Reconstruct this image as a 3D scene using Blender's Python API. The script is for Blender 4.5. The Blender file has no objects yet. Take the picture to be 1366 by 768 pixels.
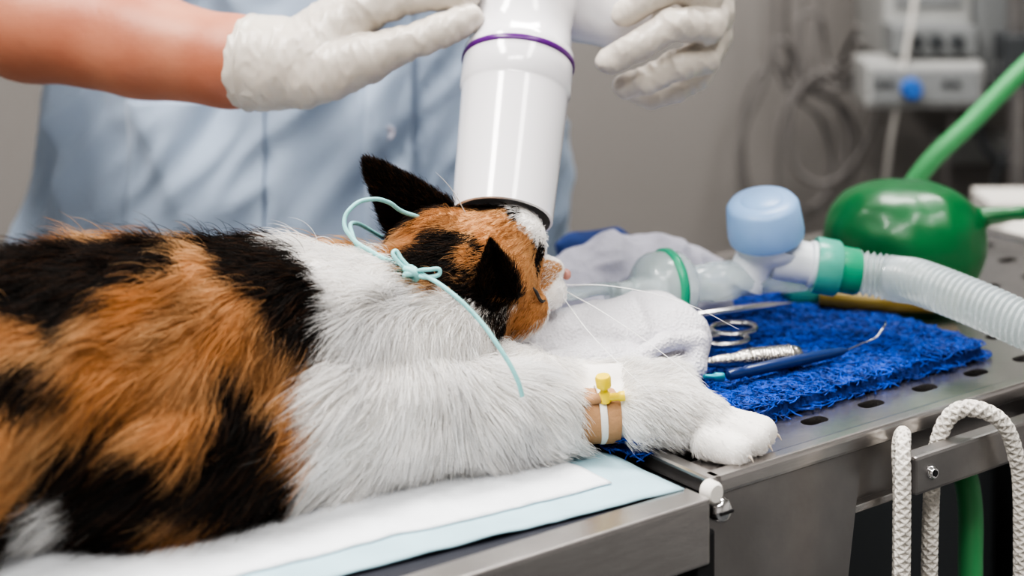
import bpy, bmesh, math, random, time
import numpy as np
from mathutils import Vector, Matrix, noise, kdtree
from mathutils.bvhtree import BVHTree
random.seed(4); np.random.seed(4)
SC = bpy.context.scene
COL = SC.collection
FLOOR = -0.9     # working origin is the table top; everything is lifted by 0.9 m at the end

# ------------------------------------------------------------------ materials
def mat(name, col, rough=0.5, metal=0.0, var=0.0, vscale=20, bump=0.0, bscale=60, spec=0.5, trans=0.0,
        sss=0.0, alpha=1.0, coat=0.0, col2=None, sheen=0.0, btype='NOISE', stretch=None):
    m = bpy.data.materials.new(name); m.use_nodes = True
    nt = m.node_tree; b = nt.nodes['Principled BSDF']
    b.inputs['Base Color'].default_value = (*col, 1)
    b.inputs['Roughness'].default_value = rough
    b.inputs['Metallic'].default_value = metal
    b.inputs['Specular IOR Level'].default_value = spec
    b.inputs['Transmission Weight'].default_value = trans
    b.inputs['Alpha'].default_value = alpha
    b.inputs['Coat Weight'].default_value = coat
    b.inputs['Sheen Weight'].default_value = sheen
    if sss:
        b.inputs['Subsurface Weight'].default_value = sss
        b.inputs['Subsurface Radius'].default_value = (0.01, 0.006, 0.004)
        b.inputs['Subsurface Scale'].default_value = 0.5
    tc = nt.nodes.new('ShaderNodeTexCoord')
    mp = nt.nodes.new('ShaderNodeMapping'); nt.links.new(tc.outputs['Object'], mp.inputs[0])
    if stretch: mp.inputs['Scale'].default_value = stretch
    n = nt.nodes.new('ShaderNodeTexNoise'); n.inputs['Scale'].default_value = vscale
    n.inputs['Detail'].default_value = 4
    nt.links.new(mp.outputs[0], n.inputs['Vector'])
    mx = nt.nodes.new('ShaderNodeMix'); mx.data_type = 'RGBA'
    c2 = col2 if col2 else tuple(max(0, c * (1 - var)) for c in col)
    mx.inputs[6].default_value = (*col, 1); mx.inputs[7].default_value = (*c2, 1)
    rp = nt.nodes.new('ShaderNodeMapRange'); rp.inputs[1].default_value = 0.35; rp.inputs[2].default_value = 0.65
    nt.links.new(n.outputs['Fac'], rp.inputs[0]); nt.links.new(rp.outputs[0], mx.inputs[0])
    nt.links.new(mx.outputs[2], b.inputs['Base Color'])
    if bump:
        if btype == 'WAVE':
            t = nt.nodes.new('ShaderNodeTexVoronoi'); t.inputs['Scale'].default_value = bscale
            out = t.outputs['Distance']
        else:
            t = nt.nodes.new('ShaderNodeTexNoise'); t.inputs['Scale'].default_value = bscale
            t.inputs['Detail'].default_value = 3
            out = t.outputs['Fac']
        nt.links.new(mp.outputs[0], t.inputs['Vector'])
        bp = nt.nodes.new('ShaderNodeBump'); bp.inputs['Strength'].default_value = bump
        bp.inputs['Distance'].default_value = 0.003
        nt.links.new(out, bp.inputs['Height']); nt.links.new(bp.outputs[0], b.inputs['Normal'])
    return m

def attr_mat(name, attr, rough=0.5, spec=0.3, transl=0.0):
    m = bpy.data.materials.new(name); m.use_nodes = True
    nt = m.node_tree; b = nt.nodes['Principled BSDF']
    a = nt.nodes.new('ShaderNodeAttribute'); a.attribute_name = attr
    nt.links.new(a.outputs['Color'], b.inputs['Base Color'])
    b.inputs['Roughness'].default_value = rough
    b.inputs['Specular IOR Level'].default_value = spec
    if transl:
        tr = nt.nodes.new('ShaderNodeBsdfTranslucent'); nt.links.new(a.outputs['Color'], tr.inputs[0])
        mx = nt.nodes.new('ShaderNodeMixShader'); mx.inputs[0].default_value = transl
        nt.links.new(b.outputs[0], mx.inputs[1]); nt.links.new(tr.outputs[0], mx.inputs[2])
        nt.links.new(mx.outputs[0], nt.nodes['Material Output'].inputs[0])
    return m

M = dict(
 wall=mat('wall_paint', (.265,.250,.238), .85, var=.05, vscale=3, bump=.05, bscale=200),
 wallp=mat('wall_paint_light', (.62,.61,.60), .85, var=.05, vscale=3),
 ceil=mat('ceiling_paint', (.8,.8,.79), .9),
 floor=mat('vinyl_floor', (.10,.105,.11), .5, var=.3, vscale=30),
 steel=mat('brushed_steel', (.56,.54,.53), .27, .95, var=.10, vscale=40, stretch=(1,1,8), bump=.03, bscale=300),
 steeld=mat('dull_steel', (.38,.365,.36), .36, .95, var=.15, vscale=25, bump=.03, bscale=200),
 toolst=mat('tool_steel', (.50,.49,.48), .22, 1, var=.1, vscale=90),
 chrome=mat('chrome', (.75,.75,.76), .12, 1),
 black=mat('black_rubber', (.015,.015,.017), .6),
 darkpad=mat('dark_vinyl', (.018,.02,.03), .5),
 padblue=mat('pad_backing', (.38,.57,.65), .7, var=.1, vscale=30, bump=.25, bscale=60),
 padwhite=mat('pad_quilt', (.76,.79,.83), .9, var=.05, vscale=80, bump=.6, bscale=110),
 bluemat=mat('blue_mat', (.004,.030,.20), .8, var=.4, vscale=120, bump=.8, bscale=220),
 towel=mat('towel_cotton', (.80,.79,.83), .95, var=.05, vscale=60, bump=.45, bscale=520, btype='WAVE'),
 cloth=mat('grey_cloth', (.50,.50,.58), .9, var=.15, vscale=30, bump=.3, bscale=200),
 clothblue=mat('navy_cloth', (.03,.06,.20), .9, var=.3, vscale=50),
 scrub=mat('scrub_cotton', (.38,.47,.60), .85, var=.06, vscale=12, bump=.12, bscale=250, sheen=.2),
 skin=mat('skin', (.48,.205,.125), .5, var=.25, vscale=14, bump=.12, bscale=160, sss=.12, col2=(.40,.145,.085)),
 glove=mat('latex_glove', (.60,.55,.49), .36, var=.10, vscale=26, bump=.12, bscale=60, sss=.08, spec=.5),
 plastic=mat('white_plastic', (.80,.79,.82), .16, coat=.5),
 conein=mat('cone_inner', (.74,.74,.76), .5),
 purple=mat('purple_ring', (.10,.012,.17), .3),
 bluecap=mat('blue_plastic', (.25,.41,.67), .35, spec=.4),
 whiteval=mat('valve_plastic', (.72,.76,.80), .35),
 clear=mat('clear_plastic', (.80,.92,.92), .15, trans=.5, alpha=.62),
 clearT=mat('hose_plastic', (.62,.70,.72), .25, trans=.45, alpha=.75),
 green=mat('green_plastic', (.02,.33,.18), .3, trans=.1),
 teal=mat('teal_plastic', (.10,.47,.36), .3, trans=.2),
 bag=mat('green_rubber', (.008,.155,.045), .34, var=.3, vscale=12, coat=.15, trans=.15),
 hose=mat('green_hose', (.08,.36,.14), .4, trans=.1),
 amber=mat('amber_rubber', (.26,.18,.03), .4, trans=.2),
 cord=mat('teal_cord', (.28,.62,.62), .4, var=.1, vscale=200),
 tan=mat('tan_tape', (.42,.235,.12), .75, var=.12, vscale=80, bump=.3, bscale=250),
 yellow=mat('yellow_plastic', (.80,.60,.03), .35),
 rope=mat('white_rope', (.74,.71,.66), .9, var=.15, vscale=200, bump=.4, bscale=500),
 navy=mat('navy_handle', (.01,.03,.12), .3, coat=.3),
 tealmetal=mat('teal_metal', (.03,.25,.32), .3, .6),
 devwhite=mat('device_white', (.38,.385,.38), .5, var=.05),
 devgrey=mat('device_grey', (.22,.23,.235), .5),
 devdark=mat('device_dark', (.05,.055,.06), .4),
 knob=mat('blue_knob', (.03,.13,.45), .4),
 cablew=mat('cable_grey', (.17,.16,.155), .6),
 nose=mat('nose_pink', (.50,.24,.20), .5),
 eye=mat('cat_eye', (.02,.02,.015), .35),
 whisk=mat('whisker', (.85,.85,.85), .4),
 claw=mat('claw', (.55,.48,.42), .4),
 lamp=None, hair=mat('brown_hair', (.06,.03,.015), .6), shoe=mat('white_shoe', (.6,.6,.6), .6),
 orange=mat('orange_plastic', (.7,.25,.03), .4), paper=mat('paper_white', (.72,.70,.66), .8),
)
lm = bpy.data.materials.new('lamp_diffuser'); lm.use_nodes = True
e = lm.node_tree.nodes['Principled BSDF']; e.inputs['Emission Color'].default_value = (1,.97,.93,1); e.inputs['Emission Strength'].default_value = 3
M['lamp'] = lm

# ------------------------------------------------------------------ helpers
def empty(name):
    o = bpy.data.objects.new(name, None); COL.objects.link(o); o.empty_display_size = .05; return o
def add(name, data, m=None, parent=None):
    o = bpy.data.objects.new(name, data); COL.objects.link(o)
    if m is not None: data.materials.clear(); data.materials.append(m)
    if parent: o.parent = parent
    return o
def mesh_obj(name, verts, faces, m, parent=None, smooth=True):
    me = bpy.data.meshes.new(name); me.from_pydata([tuple(v) for v in verts], [], faces); me.update()
    bm = bmesh.new(); bm.from_mesh(me); bmesh.ops.recalc_face_normals(bm, faces=bm.faces); bm.to_mesh(me); bm.free()
    if smooth: me.polygons.foreach_set('use_smooth', [True]*len(me.polygons))
    return add(name, me, m, parent)
def axm(p, d, roll=0):
    d = Vector(d).normalized()
    return Matrix.Translation(Vector(p)) @ d.to_track_quat('Z', 'Y').to_matrix().to_4x4() @ Matrix.Rotation(roll, 4, 'Z')
def lathe(name, prof, m, mtx, parent=None, seg=48, flat=None):
    V=[]; F=[]
    for r,z in prof:
        for i in range(seg):
            a = 2*math.pi*i/seg
            V.append(mtx @ Vector((r*math.cos(a), r*math.sin(a), z)))
    n=len(prof)
    for j in range(n-1):
        for i in range(seg):
            k=(i+1)%seg
            F.append((j*seg+i, j*seg+k, (j+1)*seg+k, (j+1)*seg+i))
    o = mesh_obj(name, V, F, m, parent)
    bv = o.modifiers.new('b','EDGE_SPLIT'); bv.split_angle = math.radians(50)
    return o
def box(name, lo, hi, m, mtx=Matrix(), parent=None, bevel=.002, seg=2):
    bm = bmesh.new(); bmesh.ops.create_cube(bm, size=1)
    lo=Vector(lo); hi=Vector(hi)
    for v in bm.verts:
        v.co = Vector(((lo[i]+hi[i])/2 + v.co[i]*(hi[i]-lo[i]) for i in range(3)))
    if bevel: bmesh.ops.bevel(bm, geom=bm.edges[:], offset=bevel, segments=seg, affect='EDGES', profile=.6)
    bmesh.ops.transform(bm, matrix=mtx, verts=bm.verts)
    me = bpy.data.meshes.new(name); bm.to_mesh(me); bm.free()
    return add(name, me, m, parent)
def tube(name, pts, r, m, parent=None, res=6, rad=None, cyclic=False):
    cu = bpy.data.curves.new(name, 'CURVE'); cu.dimensions='3D'; cu.bevel_depth=r; cu.bevel_resolution=res; cu.resolution_u=10
    cu.use_fill_caps=True
    s = cu.splines.new('BEZIER'); s.bezier_points.add(len(pts)-1)
    for i,p in enumerate(pts):
        b=s.bezier_points[i]; b.co=p; b.handle_left_type=b.handle_right_type='AUTO'
        if rad: b.radius=rad[i]
    s.use_cyclic_u=cyclic
    return add(name, cu, m, parent)
def eval_mesh(o):
    dg = bpy.context.evaluated_depsgraph_get(); dg.update()
    return bpy.data.meshes.new_from_object(o.evaluated_get(dg))
# signed-distance sculpting: tapered capsules and ellipsoids blended into ONE continuous surface (surface nets)
def surfnet(D):
    ins=D<0; sh=np.array(D.shape)
    c=[(i,j,k) for i in (0,1) for j in (0,1) for k in (0,1)]
    sl=lambda A,o:A[o[0]:sh[0]-1+o[0],o[1]:sh[1]-1+o[1],o[2]:sh[2]-1+o[2]]
    cnt=sum(sl(ins,o).astype(np.int8) for o in c)
    m=(cnt>0)&(cnt<8); cells=np.argwhere(m)
    idx=-np.ones(m.shape,np.int64); idx[m]=np.arange(len(cells))
    acc=np.zeros((len(cells),3)); n=np.zeros((len(cells),1))
    for a in c:
        for ax in range(3):
            if a[ax]==0:
                b=list(a); b[ax]=1
                va=D[cells[:,0]+a[0],cells[:,1]+a[1],cells[:,2]+a[2]]; vb=D[cells[:,0]+b[0],cells[:,1]+b[1],cells[:,2]+b[2]]
                x=(va<0)!=(vb<0); t=np.where(x,va/np.where(x,va-vb,1),0)
                p=np.tile(np.array(a,float),(len(cells),1)); p[:,ax]=t
                acc+=p*x[:,None]; n+=x[:,None]
    V=cells+acc/np.maximum(n,1)
    Q=[]
    for ax in range(3):
        u,v=(ax+1)%3,(ax+2)%3
        s1=[slice(1,-1)]*3; s2=[slice(1,-1)]*3; s1[ax]=slice(0,-1); s2[ax]=slice(1,None)
        A=ins[tuple(s1)];B=ins[tuple(s2)]
        P=np.argwhere(A!=B)
        if not len(P): continue
        off=np.array([1,1,1]); off[ax]=0
        fl=A[P[:,0],P[:,1],P[:,2]]
        P=P+off; eu=np.zeros(3,int);eu[u]=1; ev=np.zeros(3,int);ev[v]=1
        g=lambda R:idx[R[:,0],R[:,1],R[:,2]]
        q=np.stack([g(P),g(P-eu),g(P-eu-ev),g(P-ev)],1)
        q[~fl]=q[~fl][:,::-1]
        Q.append(q)
    return V,np.concatenate(Q)
def blob(name, chains, ells, voxel, it, m, parent=None, disp=None, k=None):
    k = k if k is not None else voxel*1.5
    lo=[];hi=[]
    for ch in chains:
        for a in ch: lo.append([a[i]-a[3] for i in range(3)]); hi.append([a[i]+a[3] for i in range(3)])
    for c,r,d in ells:
        lo.append([c[i]-max(r) for i in range(3)]); hi.append([c[i]+max(r) for i in range(3)])
    mg=4*voxel+k
    lo=np.min(lo,0)-mg; hi=np.max(hi,0)+mg
    sh=np.ceil((hi-lo)/voxel).astype(int)+1
    D=np.full(sh,1e3,np.float32)
    ax=[lo[i]+voxel*np.arange(sh[i]) for i in range(3)]
    def put(l,h,fn):
        i0=np.maximum(np.floor((np.array(l)-mg-lo)/voxel).astype(int),0); i1=np.minimum(np.ceil((np.array(h)+mg-lo)/voxel).astype(int)+1,sh)
        X,Y,Z=np.meshgrid(ax[0][i0[0]:i1[0]],ax[1][i0[1]:i1[1]],ax[2][i0[2]:i1[2]],indexing='ij')
        d=fn(X,Y,Z); S=D[i0[0]:i1[0],i0[1]:i1[1],i0[2]:i1[2]]
        hh=np.maximum(k-np.abs(S-d),0)/k
        S[...]=np.minimum(S,d)-hh*hh*k*.25
    for ch in chains:
        for a,b in zip(ch[:-1],ch[1:]):
            a=np.array(a,float);b=np.array(b,float); ba=b[:3]-a[:3]; bb=max(ba@ba,1e-12)
            r=max(a[3],b[3]); l=np.minimum(a[:3],b[:3])-r; h=np.maximum(a[:3],b[:3])+r
            def fn(X,Y,Z):
                px,py,pz=X-a[0],Y-a[1],Z-a[2]
                t=np.clip((px*ba[0]+py*ba[1]+pz*ba[2])/bb,0,1)
                return np.sqrt((px-t*ba[0])**2+(py-t*ba[1])**2+(pz-t*ba[2])**2)-(a[3]+t*(b[3]-a[3]))
            put(l,h,fn)
    for c,r,d in ells:
        R=np.array(axm((0,0,0),d))[:3,:3]; c=np.array(c); r=np.array(r)
        def fn(X,Y,Z):
            p=np.stack([X-c[0],Y-c[1],Z-c[2]],-1)@R
            k0=np.linalg.norm(p/r,axis=-1); k1=np.linalg.norm(p/(r*r),axis=-1)+1e-9
            return k0*(k0-1)/k1
        put(c-r.max(),c+r.max(),fn)
    V,Q=surfnet(D); V=V*voxel+lo
    me=bpy.data.meshes.new(name)
    me.vertices.add(len(V)); me.vertices.foreach_set('co',V.reshape(-1))
    me.loops.add(Q.size); me.loops.foreach_set('vertex_index',Q.reshape(-1).astype(np.int32))
    me.polygons.add(len(Q)); me.polygons.foreach_set('loop_start',np.arange(0,Q.size,4,dtype=np.int32))
    me.update(calc_edges=True)
    o=add(name+'_t',me)
    if it:
        s=o.modifiers.new('s','SMOOTH'); s.iterations=it; s.factor=.5
        out=eval_mesh(o); bpy.data.objects.remove(o)
    else:
        out=me; bpy.data.objects.remove(o)
    out.name=name
    if disp:
        n=len(out.vertices); co=np.empty(n*3); out.vertices.foreach_get('co',co); nn=np.empty(n*3); out.vertices.foreach_get('normal',nn)
        co=co.reshape(-1,3); nn=nn.reshape(-1,3)
        dd=np.array([disp(Vector(c)) for c in co])
        out.vertices.foreach_set('co',(co+nn*dd[:,None]).reshape(-1)); out.update()
    out.polygons.foreach_set('use_smooth',[True]*len(out.polygons))
    return add(name, out, m, parent)

# ------------------------------------------------------------------ room
WY=2.65
def wall(name, lo, hi, m): return box(name, lo, hi, m, bevel=0)
wall('floor', (-2.6,-2.1,FLOOR-.1),(2.6,WY+.1,FLOOR), M['floor'])
wall('ceiling', (-2.6,-2.1,1.8),(2.6,WY+.1,1.9), M['ceil'])
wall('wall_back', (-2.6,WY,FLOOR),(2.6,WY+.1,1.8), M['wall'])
wall('wall_front', (-2.6,-2.1,FLOOR),(2.6,-2.0,1.8), M['wallp'])
wall('wall_left', (-2.6,-2.0,FLOOR),(-2.5,WY,1.8), M['wallp'])
wall('wall_right', (2.5,-2.0,FLOOR),(2.6,WY,1.8), M['wallp'])
box('baseboard_back', (-2.5,WY-.015,FLOOR),(2.5,WY,FLOOR+.1), M['devgrey'])

# ------------------------------------------------------------------ table
A=Vector((.117,1.055,0))
MT=Matrix(((.8,-.6,0,A.x),(.6,.8,0,A.y),(0,0,1,0),(0,0,0,1)))
def T(u,v,z): return MT @ Vector((u,v,z))
tab=empty('veterinary_operating_table')
tray=box('tray_plate',(0.0,0.0,-.006),(.62,.37,0),M['steel'],bevel=0)
CV=[];CF=[]
def slot(u,v):
    o=len(CV); n=16
    for zz in (-.02,.02):
        for i in range(n):
            a=2*math.pi*i/n+math.pi/n; CV.append((u+.0055*math.cos(a)+(.005 if math.cos(a)>0 else -.005),v+.0055*math.sin(a),zz))
    CF.append(tuple(range(o+n-1,o-1,-1))); CF.append(tuple(range(o+n,o+2*n)))
    for i in range(n): CF.append((o+i,o+(i+1)%n,o+n+(i+1)%n,o+n+i))
for row in range(7):
    for c in range(11):
        slot(.015+.0535*c+(.027 if row%2 else 0), .034+.045*row)
co=mesh_obj('cut',CV,CF,None,None,False)
bo=tray.modifiers.new('b','BOOLEAN'); bo.object=co; bo.solver='EXACT'
em=eval_mesh(tray); tray.modifiers.clear(); em.transform(MT); tray.data=em
em.materials.clear(); em.materials.append(M['steel'])
tray.parent=tab; bpy.data.objects.remove(co)
box('tray_rim_front',(-.004,-.006,-.008),(.62,.006,.0035),M['steel'],MT,tab,.0028,3)
box('tray_rim_left',(-.006,-.006,-.008),(.005,.37,.0035),M['steel'],MT,tab,.0028,3)
box('tray_rim_back',(-.004,.362,-.008),(.62,.374,.0035),M['steel'],MT,tab,.0028,3)
box('tray_rim_right',(.612,-.006,-.008),(.624,.374,.0035),M['steel'],MT,tab,.0028,3)
box('tray_liner',(.004,.012,-.05),(.61,.36,-.03),M['darkpad'],MT,tab,0)
box('apron_front',(0,.004,-.045),(.62,.010,-.006),M['steeld'],MT,tab,.001)
box('apron_lip',(0,-.002,-.048),(.62,.010,-.043),M['steel'],MT,tab,.001)
box('apron_back',(0,.36,-.045),(.62,.366,-.006),M['steeld'],MT,tab,.001)
box('apron_right',(.612,.004,-.045),(.618,.366,-.006),M['steeld'],MT,tab,.001)
def prism(name, poly, v0, v1, m, parent):
    n=len(poly); V=[T(u,v0,z) for u,z in poly]+[T(u,v1,z) for u,z in poly]
    F=[tuple(range(n)),tuple(range(2*n-1,n-1,-1))]+[(i,(i+1)%n,n+(i+1)%n,n+i) for i in range(n)]
    return mesh_obj(name,V,F,m,parent,False)
prism('support_plate',[(-.006,-.008),(.125,-.008),(.118,-.05),(.098,-.17),(.06,-.26),(-.006,-.26)],-.004,.004,M['steeld'],tab)
box('under_beam',(-.006,.004,-.26),(.06,.352,-.20),M['darkpad'],MT,tab,.002)
box('main_frame',(-.80,.0,-.036),(-.022,.372,-.018),M['steeld'],MT,tab,.001)
box('main_cushion',(-.79,.002,-.019),(-.026,.368,-.003),M['darkpad'],MT,tab,.004)
box('side_rail',(-.80,-.016,-.040),(-.016,-.004,-.003),M['steel'],MT,tab,.0015)
box('side_rail_lip',(-.80,-.016,-.005),(-.016,.004,-.002),M['steel'],MT,tab,.001)
box('side_rail_back',(-.80,.372,-.040),(-.016,.382,-.003),M['steel'],MT,tab,.0015)
box('end_cap',(-.024,-.014,-.058),(-.010,.004,-.022),M['black'],MT,tab,.002)
box('hinge_block',(-.018,-.004,-.030),(-.004,.36,-.008),M['black'],MT,tab,.002)
lathe('hinge_screw',[(0,.009),(.004,.009),(.0065,.007),(.0075,.004),(.0075,0),(0,0)],M['chrome'],axm(T(.000,-.004,-.015),(.6,-.8,0)),tab,24)
box('hinge_screw_slot',(-.005,-.0008,-.001),(.005,.0008,.0005),M['black'],axm(T(.000,-.0130,-.015),(.6,-.8,0)),tab,0)
lathe('hinge_spacer',[(0,.008),(.005,.008),(.0065,.006),(.0065,0),(0,0)],M['paper'],axm(T(-.007,-.004,-.003),(.6,-.8,0)),tab,20)
lathe('pedestal',[(.055,-.25),(.055,-.86),(.20,-.875),(.22,-.9)],M['steeld'],Matrix.Translation(T(-.08,.18,0)),tab)
box('pedestal_head',(-.3,.06,-.26),(.08,.30,-.036),M['steeld'],MT,tab,.01)

br=empty('restraint_rail')
box('bar',(.140,-.034,-.032),(.55,-.022,-.008),M['steeld'],MT,br,.002)
for u in (.30,.5): box('mount',(u,-.024,-.028),(u+.02,.006,-.014),M['steeld'],MT,br,.001)
lathe('screw',[(0,.003),(.003,.003),(.0045,.001),(.0045,0)],M['chrome'],axm(T(.155,-.034,-.020),(.6,-.8,0)),br,20)
lathe('screw_socket',[(0,.0035),(.002,.0035)],M['black'],axm(T(.155,-.034,-.020),(.6,-.8,0)),br,12)
rp=empty('tie_down_rope')
# braided rope: strands wound both ways round a core
def braid(name,pts,r,par):
    P=[Vector(p) for p in pts]; dense=[]
    for i in range(len(P)-1):
        a=P[max(i-1,0)];b=P[i];c=P[i+1];dd=P[min(i+2,len(P)-1)]
        n=max(6,int((c-b).length/.0009))
        for k in range(n):
            t=k/n
            dense.append(.5*((2*b)+(c-a)*t+(2*a-5*b+4*c-dd)*t*t+(3*b-a-3*c+dd)*t**3))
    dense.append(P[-1]); up=Vector((.37,.2,.1)); V=[];F=[];seg=8
    for s in range(9):
        L=0; base=len(V); prev=dense[0]
        for i,p in enumerate(dense):
            L+=(p-prev).length; prev=p
            t=(dense[min(i+1,len(dense)-1)]-dense[max(i-1,0)]).normalized()
            x=t.cross(up).normalized(); y=t.cross(x)
            if s<8:
                a=L/.0034*(1 if s%2 else -1)+s*math.pi/4
                c=p+(x*math.cos(a)+y*math.sin(a))*r*.70; rr=r*.36
            else: c=p; rr=r*.80
            for k in range(seg):
                b=2*math.pi*k/seg; V.append(c+(x*math.cos(b)+y*math.sin(b))*rr)
        for i in range(len(dense)-1):
            for k in range(seg):
                q=(k+1)%seg; F.append((base+i*seg+k,base+i*seg+q,base+(i+1)*seg+q,base+(i+1)*seg+k))
    return mesh_obj(name,V,F,M['rope'],par)
R=.0047
braid('strand_1',[T(.112,-.042,-.36),T(.114,-.042,-.20),T(.116,-.044,-.08),T(.118,-.043,-.02),T(.126,-.036,.002),T(.140,-.024,.004),T(.148,-.014,-.01),T(.150,-.013,-.05),T(.148,-.013,-.2),T(.146,-.013,-.36)],R,rp)
braid('strand_2',[T(.176,-.012,-.36),T(.178,-.012,-.2),T(.179,-.013,-.06),T(.182,-.018,-.008),T(.192,-.028,.010),T(.210,-.042,.004),T(.222,-.046,-.02),T(.228,-.046,-.06),T(.226,-.046,-.2),T(.222,-.046,-.36)],R*1.1,rp)
gh=tube('green_drain_hose',[T(.262,.03,-.055),T(.258,.02,-.075),T(.252,.014,-.12),T(.25,.012,-.2),T(.252,.012,-.5),T(.3,.05,FLOOR+.02)],.0085,M['hose'])
tube('power_cable',[T(.17,.05,-.05),T(.165,.05,-.12),T(.15,.05,-.2),T(.16,.05,-.5),T(.1,.1,FLOOR+.01)],.003,M['cablew'])

# ------------------------------------------------------------------ absorbent pad
pad=empty('absorbent_pad')
def sheet(name,u0,u1,v0,v1,z,m,amp,rot,nu=90,nv=60,th=.001):
    V=[];F=[]
    for j in range(nv):
        for i in range(nu):
            u=u0+(u1-u0)*i/(nu-1); v=v0+(v1-v0)*j/(nv-1)
            v+=rot*(-u)
            p=T(u,v,0); w=noise.noise(p*14+Vector((0,0,3)))*amp+noise.noise(p*50)*amp*.4
            edge=min(i,nu-1-i,j,nv-1-j)
            p.z=z+abs(w)+(0 if edge>0 else -.0005)
            V.append(p)
    for j in range(nv-1):
        for i in range(nu-1):
            a=j*nu+i; F.append((a,a+1,a+nu+1,a+nu))
    o=mesh_obj(name,V,F,m,pad); s=o.modifiers.new('s','SOLIDIFY'); s.thickness=th; s.offset=-1
    return o
sheet('backing',-.62,-.020,.000,.35,-.0005,M['padblue'],.003,.09)
sheet('quilt',-.60,-.052,.024,.33,.0014,M['padwhite'],.003,.09,160,100)

# ------------------------------------------------------------------ fur generator
def cols(P, seeds):
    C=np.array([s[0] for s in seeds]); Rr=np.array([s[1] for s in seeds]); K=np.array([s[2] for s in seeds])
    out=np.empty(len(P),int)
    for a in range(0,len(P),20000):
        q=P[a:a+20000]
        d=np.linalg.norm(q[:,None,:]-C[None],axis=2)-Rr[None]
        out[a:a+20000]=K[np.argmin(d,axis=1)]
    return out
rs=np.random.RandomState(7)
_k=rs.normal(size=(3,9,3)); _ph=rs.uniform(0,6.28,(3,9))
def snoise(P,f):
    out=np.zeros((len(P),3))
    for c in range(3):
        for i in range(9):
            out[:,c]+=np.sin(P@(_k[c,i]*f)+_ph[c,i])
    return out/3.0
def norm(v): return v/(np.linalg.norm(v,axis=1,keepdims=True)+1e-9)
def fur(name,me,N,guides,colfn,rad,parent,material,mask=None,K=6,clump=20,cstr=.50,lift=.5,zmin=.002,messy=.28,lenj=.5,stray=.05):
    me.calc_loop_triangles()
    nv=len(me.vertices); V=np.empty(nv*3); me.vertices.foreach_get('co',V); V=V.reshape(-1,3)
    NN=np.empty(nv*3); me.vertices.foreach_get('normal',NN); NN=NN.reshape(-1,3)
    nt=len(me.loop_triangles); Tt=np.empty(nt*3,int); me.loop_triangles.foreach_get('vertices',Tt); Tt=Tt.reshape(-1,3)
    a=V[Tt[:,0]];b=V[Tt[:,1]];c=V[Tt[:,2]]
    ar=np.linalg.norm(np.cross(b-a,c-a),axis=1); pr=ar/ar.sum()
    ti=np.random.choice(nt,N,p=pr); r1=np.sqrt(np.random.rand(N,1)); r2=np.random.rand(N,1)
    w0=1-r1; w1=r1*(1-r2); w2=r1*r2
    P=a[ti]*w0+b[ti]*w1+c[ti]*w2
    Nn=norm(NN[Tt[ti,0]]*w0+NN[Tt[ti,1]]*w1+NN[Tt[ti,2]]*w2)
    keep=P[:,2]>zmin
    if mask is not None: keep&=~mask(P)
    P=P[keep];Nn=Nn[keep];N=len(P)
    C0,C1=colfn(P); white=C0[:,2]>.55
    G=np.array([g[0] for g in guides]);D=norm(np.array([g[1] for g in guides],float));L=np.array([g[2] for g in guides])
    w=1/(np.linalg.norm(P[:,None]-G[None],axis=2)**2+1e-4)**2
    w/=w.sum(1,keepdims=True)
    dr=w@D; ln=w@L
    dr=norm(dr-0.9*Nn*np.sum(dr*Nn,1,keepdims=True))
    mess=messy*np.clip(ln/.018,.3,1.2)[:,None]
    dr=norm(dr+mess*snoise(P,38)+mess*.6*snoise(P,120))
    ln=ln*(1-.5*lenj+lenj*np.random.rand(N))*(1+.2*snoise(P,70)[:,0])
    st=np.random.rand(N)<stray
    lf=np.full((N,1),lift); lf[st]*=1.7; ln[st]*=1.2
    S=np.empty((N,K,3)); S[:,0]=P-Nn*.0008
    jit=np.random.normal(size=(N,3))*.15
    for k in range(1,K):
        t=k/(K-1)
        d=norm(Nn*lf*(1-.75*t)+dr*(.45+.7*t)+jit+np.array([0,0,-.28])*t)
        S[:,k]=S[:,k-1]+d*(ln/(K-1))[:,None]
    nc=max(10,N//clump); ci=np.random.choice(N,nc,replace=False)
    kd=kdtree.KDTree(nc)
    for i,q in enumerate(ci): kd.insert(P[q],i)
    kd.balance()
    near=np.array([kd.find(p)[1] for p in P]); g=ci[near]
    for k in range(1,K):
        t=k/(K-1)
        f=(cstr*t**1.3*(.3+.7*np.random.rand(N)))[:,None]
        f[white]*=.75
        tgt=S[g,k]
        far=np.linalg.norm(tgt-S[:,k],axis=1)>.02
        f[far|st]=0
        S[:,k]=S[:,k]*(1-f)+tgt*f
    S[:,:,2]=np.maximum(S[:,:,2],.0015)
    hc=bpy.data.hair_curves.new(name); hc.add_curves([K]*N)
    hc.attributes['position'].data.foreach_set('vector',S.reshape(-1).astype(np.float32))
    tt=np.linspace(0,1,K)
    rr=(rad*(1-.8*tt**2))[None,:]*(0.7+.6*np.random.rand(N,1))
    at=hc.attributes.get('radius') or hc.attributes.new('radius','FLOAT','POINT')
    at.data.foreach_set('value',rr.reshape(-1).astype(np.float32))
    CC=C0[:,None,:]*(1-tt[None,:,None])+C1[:,None,:]*tt[None,:,None]
    CC=np.concatenate([CC,np.ones((N,K,1))],2)
    ca=hc.attributes.new('fcol','FLOAT_COLOR','POINT'); ca.data.foreach_set('color',CC.reshape(-1).astype(np.float32))
    return add(name,hc,material,parent)

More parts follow.
